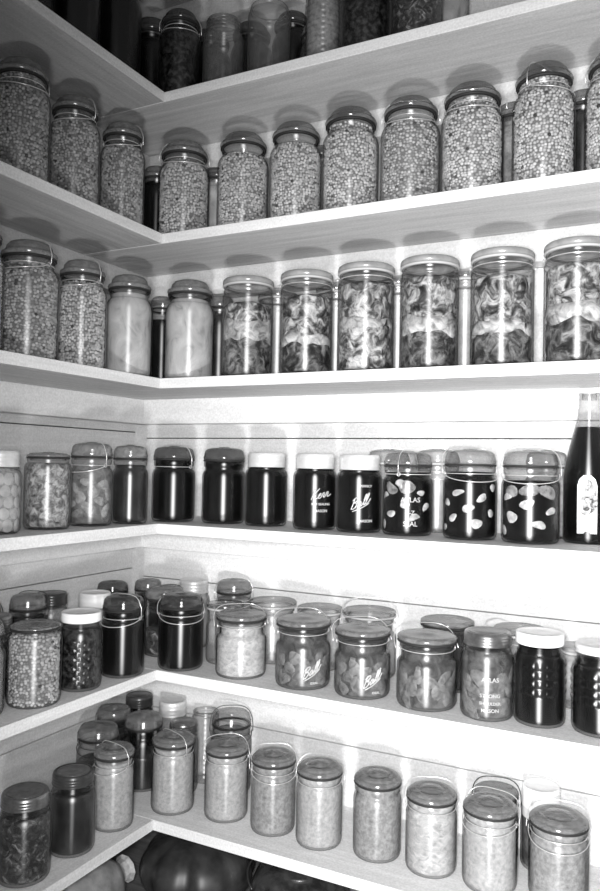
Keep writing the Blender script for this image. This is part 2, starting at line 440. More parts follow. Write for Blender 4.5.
def jar(row, n_seed):
    s, x, y, R, H, kind, fill, opt, label, group = row
    opt = dict(opt)
    name = 'canning_jar' if fill != 'empty' else 'empty_jar'
    loc = (x, y, ZS[s] + .0002)
    t = thing(name, label, 'jar', loc, group)
    rnd = random.Random(n_seed)
    K = KINDS[kind]
    fa = math.atan2(CAM[1] - y, CAM[0] - x)          # the side that faces into the room
    mod = opt.get('mod')
    gm = opt.get('glass', 'clear' if fill == 'empty' else 'glass')
    prof = body_profile(kind, R, H)
    if mod == 'hobnail':
        z1 = H * K['s1']
        prof = prof[:7] + [(R, .011 + (z1 - .011) * i / 60) for i in range(1, 61)] + prof[10:]
        def fm(a, z, r):
            if z < .012 or z > z1 * .97: return 0
            # a six sided body with raised diamonds
            b = (a % (PI / 3)) - PI / 6
            hexr = R * (.955 / math.cos(b)) - R if r > R * .95 else 0
            hexr = min(hexr, .0)
            u = a * R / .0085; v = z / .0085
            p = abs(math.sin((u + v) * PI / 2) * math.sin((u - v) * PI / 2))
            return hexr + .0015 * p
        bm = lathe(prof, 144, fm)
    elif mod == 'ribbed':
        z1 = H * K['s1'] * 1.05
        prof = prof[:7] + [(R, .011 + (H * K['s1'] - .011) * i / 60) for i in range(1, 61)] + prof[10:]
        def fm(a, z, r):
            if z < H * .33 or z > z1: return 0
            v = abs(math.sin((z - H * .33) / (z1 - H * .33) * 4 * PI))
            u = .55 + .45 * abs(math.sin(a * 8))
            return .0026 * v * u - .001
        bm = lathe(prof, 144, fm)
    elif mod == 'rings':
        prof = prof[:7] + [(R, .011 + (H * K['s1'] - .011) * i / 60) for i in range(1, 61)] + prof[10:]
        bm = lathe(prof, 48, lambda a, z, r: (.0009 * math.sin(z / .011 * 2 * PI) if z > .012 else 0))
    else:
        bm = lathe(prof, 48)
    obj('glass_jar', bm, gm, t)
    # ---- closure
    top = opt.get('lid', {'wide': 'flat', 'squat': 'flat', 'sauce': 'disc', 'screw': 'zinc', 'straight': 'disc'}.get(kind, 'dome'))
    zl = H * K['l0']; rl = K['lp'] * R; rr = K['ld'] * R
    if top in ('dome', 'flat', 'disc'):
        lm = opt.get('lidmat', 'lid')
        obj('lid', lathe(lid_profile(kind, R, H, top), 48), lm, t)
        z = H * K['l1']
        obj('rubber_ring', lathe([(rl * .92, z - .0012), (rr * .985, z - .0014), (rr * 1.012, z), (rr * 1.0, z + .0022), (rl * .92, z + .0024)], 48), opt.get('rub', 'rubber'), t)
    elif top in ('zinc', 'brass', 'whitecap', 'darkcap'):
        cp = cap_profile(R, H, K, opt.get('ridges', 3), .845 if top in ('brass', 'darkcap') else opt.get('capz', .80)); r9 = cp[-1][0]
        if top == 'whitecap':
            z0 = H * opt.get('capz', .86); r9 = R * .93
            cp = [(r9 * .97, z0), (r9, z0 + .001), (r9 * 1.01, z0 + .004), (r9, (z0 + H) / 2), (r9, H - .003), (r9 * .985, H - .001), (r9 * .95, H)]
        c = obj('screw_cap', lathe(cp + [(cp[-1][0] * .9, H - .0008), (cp[-1][0] * .88, H - .0016), (cp[-1][0] * .4, H - .0012), (0, H - .0012)], 48), top, t)
        if top in ('brass', 'darkcap') and opt.get('disc', True):
            obj('lid_disc', lathe([(r9 * .86, H - .0016), (r9 * .86, H - .0004), (r9 * .8, H - .0002), (r9 * .62, H - .0007), (r9 * .6, H - .0002), (0, H - .0002)], 48), opt.get('discmat', 'disc'), c)
    if opt.get('threads'):
        bm = bmesh.new()
        for i in range(3):
            z = H * .84 + i * .007
            add_tube(bm, [(K['nk'] * R * math.cos(q * PI / 18), K['nk'] * R * math.sin(q * PI / 18), z) for q in range(36)], .0012, 6, True)
        obj('thread', bm, gm, t)
    # ---- wire bail
    b = opt.get('bail')
    if b is not None:
        wm = opt.get('wire', 'wire'); rw = .0009
        ax = fa + PI / 2 + opt.get('turn', 0)          # direction of the ears
        nkr = max(K['nk'], K['lp'] - .04) * R + .0008
        zn = zl - .002
        bm = bmesh.new()
        add_tube(bm, [((nkr + .0006) * math.cos(q * PI / 18), (nkr + .0006) * math.sin(q * PI / 18), zn) for q in range(36)], rw * .9, 6, True)
        # ears: small loops
        for sg in (0, PI):
            cx, cy = (nkr + .004) * math.cos(ax + sg), (nkr + .004) * math.sin(ax + sg)
            tx, ty = -math.sin(ax), math.cos(ax)
            add_tube(bm, [(cx + tx * .0032 * math.cos(q * PI / 6), cy + ty * .0032 * math.cos(q * PI / 6), zn + .0032 * math.sin(q * PI / 6)) for q in range(12)], rw, 5, True)
        w = obj('neck_wire', bm, wm, t)
        bm = bmesh.new()
        # top bail: a loop from ear to ear over the lid, tilted by b
        a = rr + .0045 + opt.get('flare', 0)
        ca, sa = math.cos(ax), math.sin(ax)
        lp_ = lid_profile(kind, R, H, top if top in ('dome', 'flat', 'disc') else 'disc')
        pts = []
        if abs(b) < .25:
            half = [(a, zn), (a, lp_[1][1] + .002)] + [(rr * .93, H - (H - lp_[0][1]) * .38 + .002), (rr * .76, H - (H - lp_[0][1]) * .16 + .002), (rr * .45, H + .0008), (rr * .2, H + .0012), (0, H + .0012)]
            loop = [(u, v) for u, v in half] + [(-u, v) for u, v in reversed(half[:-1])]
            for u, v in loop:
                vy = (v - zn) * math.sin(b); pts.append((u * ca - vy * sa, u * sa + vy * ca, v))
        else:
            sb, cb = abs(math.sin(b)), math.cos(b)
            hb = max(r * sb + (z - zn) * cb for r, z in lp_) + .003 + opt.get('lift', 0)
            for i in range(33):
                q = PI * i / 32
                u = a * math.copysign(abs(math.cos(q)) ** .62, math.cos(q)); v = hb * abs(math.sin(q)) ** .62
                vz, vy = v * math.cos(b), v * math.sin(b)
                pts.append((u * ca - vy * sa, u * sa + vy * ca, zn + vz))
        add_tube(bm, pts, rw, 6)
        obj('wire_bail', bm, wm, t)
        if opt.get('lever', True):
            bm = bmesh.new(); sg = opt.get('lside', -1)
            dip = opt.get('dip', .014)
            ra = nkr + .0045; rb = (R + .0022) if zl - dip < H * K['s2'] else ra
            pts = []
            for i in range(25):
                q = i / 24; aa = ax + sg * PI * q; d = math.sin(PI * q)
                zz = zn - dip * d ** .7
                r2 = max(ra, rin(kind, R, H, zz, 0) + .002)
                pts.append((r2 * math.cos(aa), r2 * math.sin(aa), zz))
            add_tube(bm, pts, rw, 6)
            obj('lever_wire', bm, wm, t)
    # ---- what is inside
    top_z = H * opt.get('level', K['l0'])
    if fill in ('peas', 'peaslight'):
        c = obj('pea_gap_shade', lathe(fill_profile(kind, R, H, top_z - .004, .0065), 32), 'peacore', t)  # dark core painted in as the shade between the peas
        bk = 'quart' if kind == 'quart' else kind
        R0, H0 = (.054, .216) if kind == 'quart' else (R, H)
        lv = opt.get('level', K['l0'])
        me = peas_mesh(kind, R0, H0, H0 * lv, opt.get('d', .0060), fill, int(lv * 100) * 3 + (n_seed % 2))
        o = obj('dried_peas', me, None, t); o.scale = (R / R0, R / R0, H / H0); o['kind'] = 'stuff'
        c.name = 'pea_shade_core'; c['kind'] = 'stuff'
    elif fill == 'meat':
        ph = rnd.random() * 50
        def mm(a, z, r):
            if r < R * .3: return 0
            v = noise.noise(Vector((math.cos(a) * 2.2 + ph, math.sin(a) * 2.2, z * 42))) * .006
            return min(0, v - .0015)
        zf = H * opt.get('fatz', .34)
        lowp = [(0, .005), (R * .8, .005)] + [(R - .0035, .006 + (zf - .006) * i / 14) for i in range(15)] + [(0, zf)]
        obj('meat_chunk', lathe(lowp, 56, mm), opt.get('low', 'meatdark'), t)
        zt = H * opt.get('level', .74)
        n = 22
        upp = [(0, zf + .01)] + [(min(R, rin(kind, R, H, zf + .01 + (zt - zf - .01) * i / n, 0) ) - .004 - .004 * (i == n), zf + .01 + (zt - zf - .01) * i / n) for i in range(n + 1)] + [(R * .5, zt + .006), (0, zt + .004)]
        obj('meat_chunk', lathe(upp, 56, mm), 'meat', t)
        ph2 = rnd.random() * 50
        fh = H * opt.get('fath', .12)
        bm = bmesh.new(); n = 56; rings = []
        for j, (rk, zk) in enumerate([(.4, 0), (1, 0), (1, .5), (1, 1), (.4, 1)]):
            ring = []
            for i in range(n):
                a = 2 * PI * i / n
                wob = noise.noise(Vector((math.cos(a) * 1.8 + ph2, math.sin(a) * 1.8, zk * 3))) * H * .06
                r2 = (R - .0032) * rk
                ring.append(bm.verts.new((r2 * math.cos(a), r2 * math.sin(a), zf - fh * .2 + fh * zk + wob)))
            rings.append(ring)
        for A, B in zip(rings, rings[1:]):
            for i in range(n): bm.faces.new((A[i], A[(i + 1) % n], B[(i + 1) % n], B[i]))
        bm.faces.new(list(reversed(rings[0]))); bm.faces.new(rings[-1])
        obj('fat_layer', bm, 'fat', t)
    elif fill == 'empty':
        pass
    else:
        FN = {'dark': 'fruit_juice', 'darkred': 'preserves', 'blackberry': 'berry_preserves', 'syrup': 'syrup', 'pale': 'fruit_pulp', 'sauce': 'fruit_sauce', 'sauced': 'fruit_sauce',
              'kraut': 'shredded_preserves', 'relish': 'chopped_relish', 'greens': 'preserved_greens', 'sliced': 'pickling_liquid', 'eggs': 'pickling_liquid', 'pears': 'syrup', 'chunks': 'syrup'}[fill]
        FM = {'sliced': 'dark', 'eggs': 'sauced', 'pears': 'syrup', 'chunks': 'peardark'}.get(fill, fill)
        c = obj(FN, lathe(fill_profile(kind, R, H, top_z), 48), FM, t)
        if fill in ('kraut', 'relish', 'greens', 'sauce', 'sauced'): c['kind'] = 'stuff'
        Rl = R - .0032
        if fill == 'sliced':
            st = opt.get('slices', 8)
            for i in range(st):
                a = fa + (-1.25 + 2.5 * ((i * .618) % 1)) + rnd.uniform(-.1, .1)
                z = H * (.10 + .5 * (i + .5) / st)
                ol = crescent(.014, .015, rnd.uniform(-1.2, 1.2)) if (opt.get('cres') and i % 2) else blob(rnd.uniform(.007, .011) * opt.get('big', 1), rnd.uniform(.005, .008) * opt.get('big', 1), rnd, ang=rnd.uniform(-.6, .6))
                obj('pickle_slice', patch(ol, Rl - .001, a, z, .0022), 'slice', t)
            if opt.get('headfruit'):
                for i in range(opt['headfruit']):
                    obj('pickle_slice', patch(blob(.021, .013, rnd, j=.1, ang=rnd.uniform(-.3, .3)), Rl - .0012 + .0004 * i, fa - .75 + .72 * i, H * (.55 + .015 * (i % 2)), .0022), 'slicegrey', t)
        if fill == 'eggs':
            for q in range(5):
                for i in range(6):
                    a = fa - 1.4 + .5 * i + (.25 if q % 2 else 0); z = H * (.11 + .135 * q)
                    obj('round_slice', patch(blob(.0122, .0118, rnd, j=.05), Rl - .001, a + rnd.uniform(-.06, .06), z, .0026), 'egg', t)
        if fill in ('pears', 'chunks'):
            m = opt.get('pieces', 7)
            for i in range(m):
                a = fa - 1.3 + 2.6 * ((i * .618 + .2) % 1); z = H * (.13 + .42 * (i + .5) / m)
                if z > H * K['s1'] - .012: z = H * K['s1'] - .012
                obj('fruit_piece', patch(blob(rnd.uniform(.011, .018) * opt.get('pw', 1), rnd.uniform(.010, .015) * opt.get('ph', 1), rnd, ang=rnd.uniform(-1, 1)), Rl - .001, a, z, .0026), opt.get('pmat', 'peardark'), t)
        if opt.get('band'):
            obj('settled_layer', lathe([(0, .0052), (R * .86, .0052), (R - .0034, .011), (R - .0031, H * opt['band']), (R * .8, H * opt['band'])], 48), opt.get('bandmat', 'darkred'), t)
    if opt.get('script'):
        w, size, z, dth, sl = opt['script']
        bm = script_mesh(w, size, H * z, R, fa + dth, sl)
        obj('raised_lettering', bm, 'emboss', t)
    if opt.get('text'):
        ls, dth = opt['text']
        bm = text_mesh([(a, b, H * c, d) for a, b, c, d in ls], R, fa + dth)
        obj('raised_lettering', bm, 'emboss', t)
    return t

# ------------------------------------------------------------------ the place
def struct(name, bm, mat, label=None, smooth=False):
    o = obj(name, bm, mat, None, smooth=smooth); o['kind'] = 'structure'
    return o

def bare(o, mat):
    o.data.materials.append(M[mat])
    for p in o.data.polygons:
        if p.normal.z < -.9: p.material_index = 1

XE, YE = 1.35, -1.0       # how far the boards run
def wall(name, axis, seams, mat):
    bm = bmesh.new()
    zz = [-.95] + seams + [1.62]
    for a, b in zip(zz, zz[1:]):
        if axis == 'x': add_box(bm, WX, XE, WY, WY + .018, a + .0011, b - .0011, .0012)
        else: add_box(bm, WX - .018, WX, YE, WY, a + .0011, b - .0011, .0012)
    return struct(name, bm, mat)
wall('wall_right', 'x', [-.80, -.474, -.158, .186, .52, .86, 1.20], 'wall_x')
wall('wall_left', 'y', [-.80, -.47, -.137, .20, .53, .86, 1.20], 'wall_y')
bm = bmesh.new(); add_box(bm, WX - .03, XE, WY + .0185, WY + .035, -.95, 1.65)
struct('wall_back', bm, 'gap')
bm = bmesh.new(); add_box(bm, WX - .045, WX - .0185, YE, WY + .018, -.95, 1.65)
struct('wall_side', bm, 'gap')
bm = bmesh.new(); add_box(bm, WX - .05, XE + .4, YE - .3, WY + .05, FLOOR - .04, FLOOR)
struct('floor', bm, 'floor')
bm = bmesh.new(); add_box(bm, WX + .012, XE, WY - .012, WY - .0003, FLOOR + .0003, -.655, .002); struct('shade_strip_right', bm, 'floor')  # dark strip added to paint the wall below the shelves into shade
bm = bmesh.new(); add_box(bm, WX + .0003, WX + .012, YE, WY - .0003, FLOOR + .0003, -.655, .002); struct('shade_strip_left', bm, 'floor')  # same added dark strip, painted shade low on the left wall

ORD = {0: 'uppermost', 1: 'top', 2: 'second', 3: 'third', 4: 'fourth', 5: 'fifth', 6: 'lowest'}
FRONT = {0: -.008, 1: -.007, 2: -.004, 3: 0, 4: .003, 5: .008, 6: .009}     # the left boards are not quite plumb
HOLD = {0: 'overhead, nearly out of sight above the top row', 1: 'under the dark and empty jars', 2: 'under the upper row of dried pea jars', 3: 'under the jars of potted meat and pale fruit',
        4: 'under the dark jars and tall bottle', 5: 'under the squat jars and white-capped jars', 6: 'under the sauce jars, lowest of all'}
SH = dict(ZS); SH[0] = 1.262
nt_ = 0
for k in range(0, 7):
    z = SH[k]
    bm = bmesh.new(); add_box(bm, WX + .0005, XE, 0, WY - .0005, z - TH, z, .0012)
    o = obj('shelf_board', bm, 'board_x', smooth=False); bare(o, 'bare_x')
    o['label'] = 'long white board on the right-hand wall ' + HOLD[k]; o['category'] = 'shelf'; o['group'] = 'long boards on the right wall'
    bm = bmesh.new(); add_box(bm, WX + .0005, FRONT[k], YE, -.0012, z - TH, z, .0012)
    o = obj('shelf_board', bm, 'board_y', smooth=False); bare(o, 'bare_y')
    o['label'] = 'short white board on the left-hand wall ' + HOLD[k]; o['category'] = 'shelf'; o['group'] = 'short boards on the left wall'
    # ledger strips that carry the boards
    bm = bmesh.new(); add_box(bm, WX + .041, XE, WY - .041, WY - .0003, z - TH - .060, z - TH - .0002, .0015)
    struct('trim_%d' % (2 * k + 1), bm, 'wall_x')
    bm = bmesh.new(); add_box(bm, WX + .0003, WX + .041, YE, WY - .0003, z - TH - .060, z - TH - .0002, .0015)
    struct('trim_%d' % (2 * k + 2), bm, 'wall_y')
# corner post, in lengths between the boards
for i, k in enumerate(range(0, 6)):
    bm = bmesh.new(); add_box(bm, WX + .0004, WX + .022, WY - .022, WY - .0004, SH[k + 1] + .0003, SH[k] - TH - .0605, .001)
    struct('trim_%d' % (20 + i), bm, 'wall_y')

# ------------------------------------------------------------------ the jars
G1, G2, G3, G4, G5, G6 = ('jars on the top shelf', 'jars of dried peas on the second shelf', 'jars on the third shelf', 'jars on the fourth shelf', 'jars on the fifth shelf', 'jars on the lowest shelf')
J = []
def add(s, x, y, R, H, kind, fill, label, group, **opt): J.append((s, x, y, R, H, kind, fill, opt, label, group))

# top shelf
add(1, -.019, .066, .046, .205, 'quart', 'blackberry', 'dark-filled glass jar at the inner corner of the top shelf', G1, bail=0.0, lidmat='liddark', level=.82)
add(1, .100, .056, .0430, .155, 'screw', 'empty', 'empty clear open jar with screw threads, first right of the top corner', G1, lid='none', threads=True)
add(1, .090, .185, .0470, .214, 'quart', 'dark', 'black-filled jar behind the open screw-thread jar on the top shelf', G1, bail=None, lidmat='liddark', level=.82)  # added dark jar, darkens what shows through the clear jars
add(1, .192, .190, .0450, .214, 'quart', 'dark', 'black-filled jar behind the round-shouldered empty jar, top shelf', G1, bail=None, lidmat='liddark', level=.82)  # another jar added to darken the background of the clear ones
add(1, .209, .058, .0437, .165, 'straight', 'empty', 'round-shouldered empty clear jar, second right of the top corner', G1, lid='none')
add(1, .275, .155, .0400, .150, 'pint', 'empty', 'small empty jar peeping out between two clear jars on the top shelf', G1, bail=None)
add(1, .330, .060, .0350, .165, 'straight', 'sauced', 'narrow pale ring-ribbed jar against a dark jar on the top shelf', G1, mod='rings', lid='none', level=.8)
add(1, .418, .064, .0490, .214, 'quart', 'blackberry', 'dark jar of berries beside the narrow ribbed jar, top shelf', G1, bail=0.0, lidmat='liddark', level=.82)
add(1, .521, .062, .0480, .214, 'quart', 'greens', 'rightmost dark mottled jar on the top shelf', G1, bail=0.0)
add(1, .556, .165, .0350, .205, 'straight', 'pale', 'pale jar behind the rightmost dark jar on the top shelf', G1, lid='none', level=.9)
add(1, -.066, -.085, .0490, .214, 'quart', 'dark', 'black-filled jar nearest the corner on the left top board', G1, bail=None, lidmat='liddark', level=.82)
add(1, -.066, -.205, .0490, .214, 'quart', 'dark', 'black-filled jar with a bright glint, middle of the left top board', G1, bail=None, lidmat='liddark', level=.82)
add(1, -.066, -.325, .0490, .214, 'quart', 'dark', 'black-filled jar farthest from the corner on the left top board', G1, bail=None, lidmat='liddark', level=.82)
add(1, -.175, .018, .0520, .268, 'quart', 'dark', 'black-filled jar half hidden at the back of the top corner', G1, bail=None, lidmat='liddark', level=.82)
add(1, -.165, .150, .0520, .268, 'quart', 'dark', 'black-filled jar deepest in the top corner', G1, bail=None, lidmat='liddark', level=.82)
add(1, -.010, .170, .0470, .214, 'quart', 'dark', 'black-filled jar behind the dark corner jar on the top shelf', G1, bail=None, lidmat='liddark', level=.82)  # added as part of the dark backing row, not a seen jar
add(1, -.178, -.150, .0470, .214, 'quart', 'dark', 'black-filled jar along the left wall on the top shelf', G1, bail=None, lidmat='liddark', level=.82)

# second shelf: dried peas
P2 = 'jar of dried peas, second shelf, '
for i, (x, y, R, H, b, o) in enumerate([
    (-.004, .071, .0555, .225, 0.0, {}), (.147, .069, .0535, .216, None, {}), (.271, .068, .0530, .213, None, {}), (.389, .070, .0550, .219, None, {}),
    (.510, .071, .0555, .215, 0.0, {}), (.626, .070, .0555, .216, 0.15, {}), (.750, .068, .0525, .224, 0.0, {'turn': 1.0}), (.868, .067, .0520, .222, 0.0, {})]):
    lab = ['right at the inner corner', 'first right of the corner jar', 'with lopsided lid, second right of the corner jar', 'third right of the corner jar, lid clear of wire',
           'fourth right of the corner jar, wire across lid', 'with wire bail flared out at both sides', 'wide-lidded, second from the right edge', 'cut by the right edge of the photo'][i]
    add(2, x, y, R, H - .010, 'quart', 'peas' if i in (4,) else 'peaslight', P2 + lab, G2, bail=b, level=[.78, .76, .78, .83, .74, .84, .86, .84][i], lidmat=('lid' if i == 0 else 'lidlight'), flare=(.006 if i == 5 else 0), **o)
for i, (x, y, R, H) in enumerate([(-.062, -.328, .0500, .224), (-.062, -.198, .0475, .217), (-.060, -.064, .0455, .222)]):
    lab = ['cut by the left edge of the photo', 'middle one of three along the left wall', 'last along the left wall before the corner'][i]
    add(2, x, y, R, H - .010, 'quart', 'peas', P2 + lab, G2, bail=0.1, turn=[.3, -.7, -.5][i], level=[.86, .78, .76][i])
add(2, -.140, .150, .0398, .214, 'quart', 'dark', 'dark jar behind the corner, seen between two pea jars, second shelf', G2, bail=None)
add(2, -.002, .195, .0450, .203, 'quart', 'pale', 'pale jar behind the first two pea jars right of the corner', G2, bail=None, lidmat='lidlight')
add(2, .269, .190, .0430, .205, 'quart', 'pale', 'pale jar behind the third and fourth pea jars, second shelf', G2, bail=None, lidmat='lidlight')
add(2, .676, .185, .0430, .214, 'quart', 'sauced', 'grey jar peeping from behind the large pea jars near the right', G2, bail=None)
add(2, .800, .190, .0430, .214, 'quart', 'darkred', 'dark jar in the gap before the rightmost pea jar, second shelf', G2, bail=None)

# third shelf
add(3, .020, .070, .0535, .216, 'quart', 'pale', 'quart jar of pale smooth fruit, right of the third-shelf corner', G3, bail=None, level=.79)
for i, (x, y, R, H) in enumerate([(.167, .067, .0520, .210), (.302, .066, .0515, .209), (.427, .069, .0535, .211), (.552, .068, .0530, .210), (.683, .069, .0540, .209), (.808, .071, .0550, .212)]):
    lab = ['first of six wide-mouth jars of potted meat from the corner', 'second wide-mouth jar of potted meat from the corner', 'third wide-mouth jar of potted meat, with dark neck band and wire clip',
           'fourth wide-mouth jar of potted meat, pale at the bottom', 'fifth wide-mouth jar of potted meat, dark shreds towards top', 'wide-mouth jar of potted meat cut by the right edge'][i]
    add(3, x, y, R, H - .003, 'wide', 'meat', lab, 'wide-mouth jars of potted meat', lidmat='frost', rub='rubberlight', bail=(None if i in (0, 3) else 1.3), lside=1, dip=.016, turn=.15,
        fatz=[.40, .30, .42, .34, .30, .36][i], fath=[.20, .10, .09, .15, .08, .13][i], level=[.72, .74, .80, .80, .76, .78][i], low=['meatdark', 'meatdark', 'meat', 'meatdark', 'meatdark', 'meatdark'][i])
for i, (x, y, R, H, f, lab) in enumerate([(-.068, -.294, .0530, .216, 'peas', 'large jar of peas with side wire on the left third shelf'), (-.063, -.166, .0470, .213, 'peaslight', 'smaller jar of peas, second along the left third shelf'),
                                       (-.065, -.026, .0490, .217, 'pale', 'jar of pale halved fruit left of the third-shelf corner')]):
    add(3, x, y, R, H - .004, 'quart', f, lab, G3, bail=(0.1 if i < 2 else None), turn=-.8, level=[.80, .78, .80][i], d=.0060)
add(3, -.070, -.412, .0500, .216, 'quart', 'peaslight', 'jar barely entering at the left edge, third shelf', G3, bail=None)
add(3, -.126, .165, .0360, .214, 'quart', 'dark', 'dark jar with pale lid deep in the third-shelf corner', G3, bail=None, lidmat='lidlight', level=.72)
add(3, .014, .195, .0412, .210, 'quart', 'darkred', 'dark jar behind the pale fruit jar on the third shelf', G3, bail=None)
for i, x in enumerate([.166, .308, .446, .584]):
    add(3, x, .195, .0440, .206, 'wide', 'empty', ['clear jar behind the first and second meat jars', 'clear jar behind the second and third meat jars', 'clear jar behind the third and fourth meat jars', 'clear jar behind the fourth and fifth meat jars'][i], 'clear jars behind the meat jars', lidmat='lidlight', rub='rubberlight', bail=None)

# fourth shelf
add(4, -.077, -.345, .0420, .141, 'screw', 'eggs', 'zinc-capped jar of pale round slices at the left edge, fourth shelf', G4, lid='zinc', level=.78)
add(4, -.076, -.228, .0418, .141, 'straight', 'relish', 'lidless-looking jar of chopped relish on the left fourth shelf', G4, lidmat='lidlight', level=.84)
add(4, -.071, -.119, .0417, .163, 'pint', 'chunks', 'dome-lidded jar of mid-grey fruit chunks on the left fourth shelf', G4, bail=0.0, turn=-.9, pieces=11, pmat='sauced', level=.72)
add(4, -.049, -.029, .0365, .161, 'pint', 'darkred', 'dark jar with clear band below its lid, left of the fourth-shelf corner', G4, bail=None)
add(4, -.021, .082, .0465, .162, 'pint', 'dark', 'black-filled dome-lidded jar with wire clip, right at the fourth-shelf corner', G4, bail=0.0, turn=-.7, lever=False, lidmat='liddark', level=.80)
add(4, .091, .108, .0460, .161, 'pint', 'dark', 'black-filled dome-lidded jar, second right of the fourth-shelf corner', G4, bail=None, lidmat='liddark', level=.80)
add(4, .194, .110, .0440, .150, 'screw', 'dark', 'zinc-capped dark jar without lettering, first of three', G4, lid='zinc', level=.81)
add(4, .314, .095, .0435, .149, 'screw', 'dark', 'zinc-capped dark jar with slanting script lettering, middle of three', G4, lid='zinc', script=('Kerr', .0205, .42, .22, .22), text=([('SELF SEALING', .0062, .33, 0), ('MASON', .0075, .24, 0)], .28), level=.81)
add(4, .407, .099, .0440, .148, 'screw', 'dark', 'zinc-capped dark jar nearest the sliced pickles, last of three', G4, lid='zinc', script=('Ball', .0205, .34, .05, .40), text=([('PERFECT', .0060, .585, 0), ('MASON', .0075, .14, 0)], .3), level=.81)
add(4, .505, .100, .0470, .156, 'pint', 'sliced', 'jar of curved pickle slices in dark liquid with capital lettering', G4, bail=0.0, turn=1.2, lever=False, slices=8, cres=True, headfruit=2, big=1.3, text=([('ATLAS', .0125, .40, 0), ('E-Z', .0105, .255, 0), ('SEAL', .0125, .12, 0)], .12), lidmat='lidlight')
add(4, .624, .096, .0480, .161, 'pint', 'sliced', 'jar of small scattered pale pickles in black liquid', G4, bail=0.5, turn=.3, slices=9, big=1.4, lidmat='lidlight')
add(4, .730, .094, .0490, .160, 'pint', 'sliced', 'jar of large pale pickle pieces beside the tall bottle', G4, bail=0.3, slices=7, big=1.6, headfruit=3, lidmat='lidlight', level=.66)
add(4, .427, .205, .0450, .162, 'pint', 'empty', 'clear jar behind the lettered zinc-capped jar and curved pickle slices', G4, lidmat='lidlight', rub='rubberlight', bail=0.0)
add(4, .530, .205, .0456, .163, 'pint', 'empty', 'clear jar behind the gap between the first two pickle jars', G4, lidmat='lidlight', rub='rubberlight', bail=0.0)
add(4, .738, .209, .0390, .163, 'pint', 'kraut', 'pale jar behind the tall dark bottle on the fourth shelf', G4, lidmat='lidlight', rub='rubberlight', bail=None)

# fifth shelf
add(5, -.074, -.374, .0430, .159, 'pint', 'sauced', 'jar barely entering at the left edge, fifth shelf front', G5, bail=None)
add(5, -.045, -.278, .0463, .141, 'straight', 'peas', 'short straight jar of dried peas at the left of the fifth shelf', G5, d=.0060, level=.86, bail=None)
add(5, -.042, -.168, .0400, .142, 'screw', 'blackberry', 'six-sided jar with raised diamond pattern and white cap', G5, mod='hobnail', lid='whitecap', capz=.875)
add(5, -.035, -.056, .0430, .158, 'pint', 'dark', 'dark dome-lidded jar beside the diamond-patterned jar, wire across lid', G5, bail=0.0, turn=-.7, lidmat='liddark', level=.80)
add(5, .032, .048, .0470, .153, 'pint', 'dark', 'black-filled dome-lidded jar at the inner corner of the fifth shelf', G5, bail=1.0, turn=.1, lidmat='liddark', level=.80)
add(5, .169, .065, .0515, .126, 'squat', 'kraut', 'squat jar of pale shredded contents on the fifth shelf', G5, bail=0.9, turn=.2, lever=False)
SQ = dict(pieces=12, lever=False, pw=.95, ph=1.45)
add(5, .308, .068, .0535, .130, 'squat', 'pears', 'squat jar of dark fruit with script, nearest the pale shredded jar', G5, bail=.9, turn=.25, script=('Ball', .0200, .24, .32, .55), text=([('IDEAL', .0060, .10, 0)], .42), **SQ)
add(5, .431, .072, .0525, .125, 'squat', 'pears', 'squat jar of dark fruit with script, middle of the three', G5, bail=.9, turn=.25, script=('Ball', .0200, .25, .36, .55), text=([('IDEAL', .0060, .10, 0)], .5), **SQ)
add(5, .557, .069, .0538, .128, 'squat', 'pears', 'squat jar of dark fruit slices with wire on its right side', G5, bail=.9, turn=.25, pmat='peardark', **SQ)
add(5, .666, .066, .0453, .144, 'screw', 'pears', 'tin-capped jar of grey fruit wedges with three lines of lettering', G5, lid='brass', pieces=12, pw=1.3, ph=1.3, pmat='peardark', text=([('ATLAS', .0100, .47, 0), ('STRONG', .0085, .29, 0), ('SHOULDER', .0070, .205, 0), ('MASON', .0085, .12, 0)], .12))
add(5, .752, .076, .0425, .151, 'screw', 'dark', 'dark knobbly ribbed jar with plain white cap', G5, mod='ribbed', lid='whitecap', capz=.87, level=.84)
add(5, .848, .078, .0450, .142, 'screw', 'dark', 'dark ribbed jar with flat tin cap at the right edge', G5, mod='ribbed', lid='zinc', ridges=1, capz=.90, level=.84)
# behind
B5 = 'second row of the fifth shelf'
add(5, -.170, -.178, .0361, .165, 'pint', 'darkred', 'dark dome-lidded jar behind the short pea jar on the fifth shelf', B5, bail=0.5, wire='darkwire', turn=-.4)
add(5, -.186, -.100, .0345, .154, 'screw', 'sauced', 'jar with a dark screw cap behind the diamond-patterned jar', B5, lid='darkcap')
add(5, -.134, -.030, .0350, .150, 'screw', 'pale', 'jar with a white screw cap behind the diamond-patterned jar', B5, lid='whitecap', capz=.8)
add(5, -.214, .118, .0370, .149, 'pint', 'dark', 'dark jar at the left of the two deepest in the fifth-shelf corner', B5, bail=None, lidmat='liddark', level=.80)
add(5, -.180, .205, .0335, .146, 'pint', 'darkred', 'small jar standing against the corner post on the fifth shelf', B5, bail=None)
add(5, -.066, .120, .0460, .150, 'pint', 'greens', 'clear-shouldered jar just behind the black corner jar on the fifth shelf', B5, bail=0.0, turn=.4, level=.35, wire='darkwire')
add(5, -.053, .213, .0375, .153, 'screw', 'pale', 'zinc-capped pale jar at the back near the fifth-shelf corner', B5, lid='zinc')
add(5, .058, .212, .0415, .164, 'pint', 'sauced', 'grey dome-lidded jar with wire at the back wall, right of corner', B5, bail=0.2, turn=.1, lidmat='lid')
add(5, .086, .132, .0400, .129, 'squat', 'empty', 'clear squat jar between the black corner jar and pale shredded jar', B5, bail=None, lidmat='lidlight', rub='rubberlight')
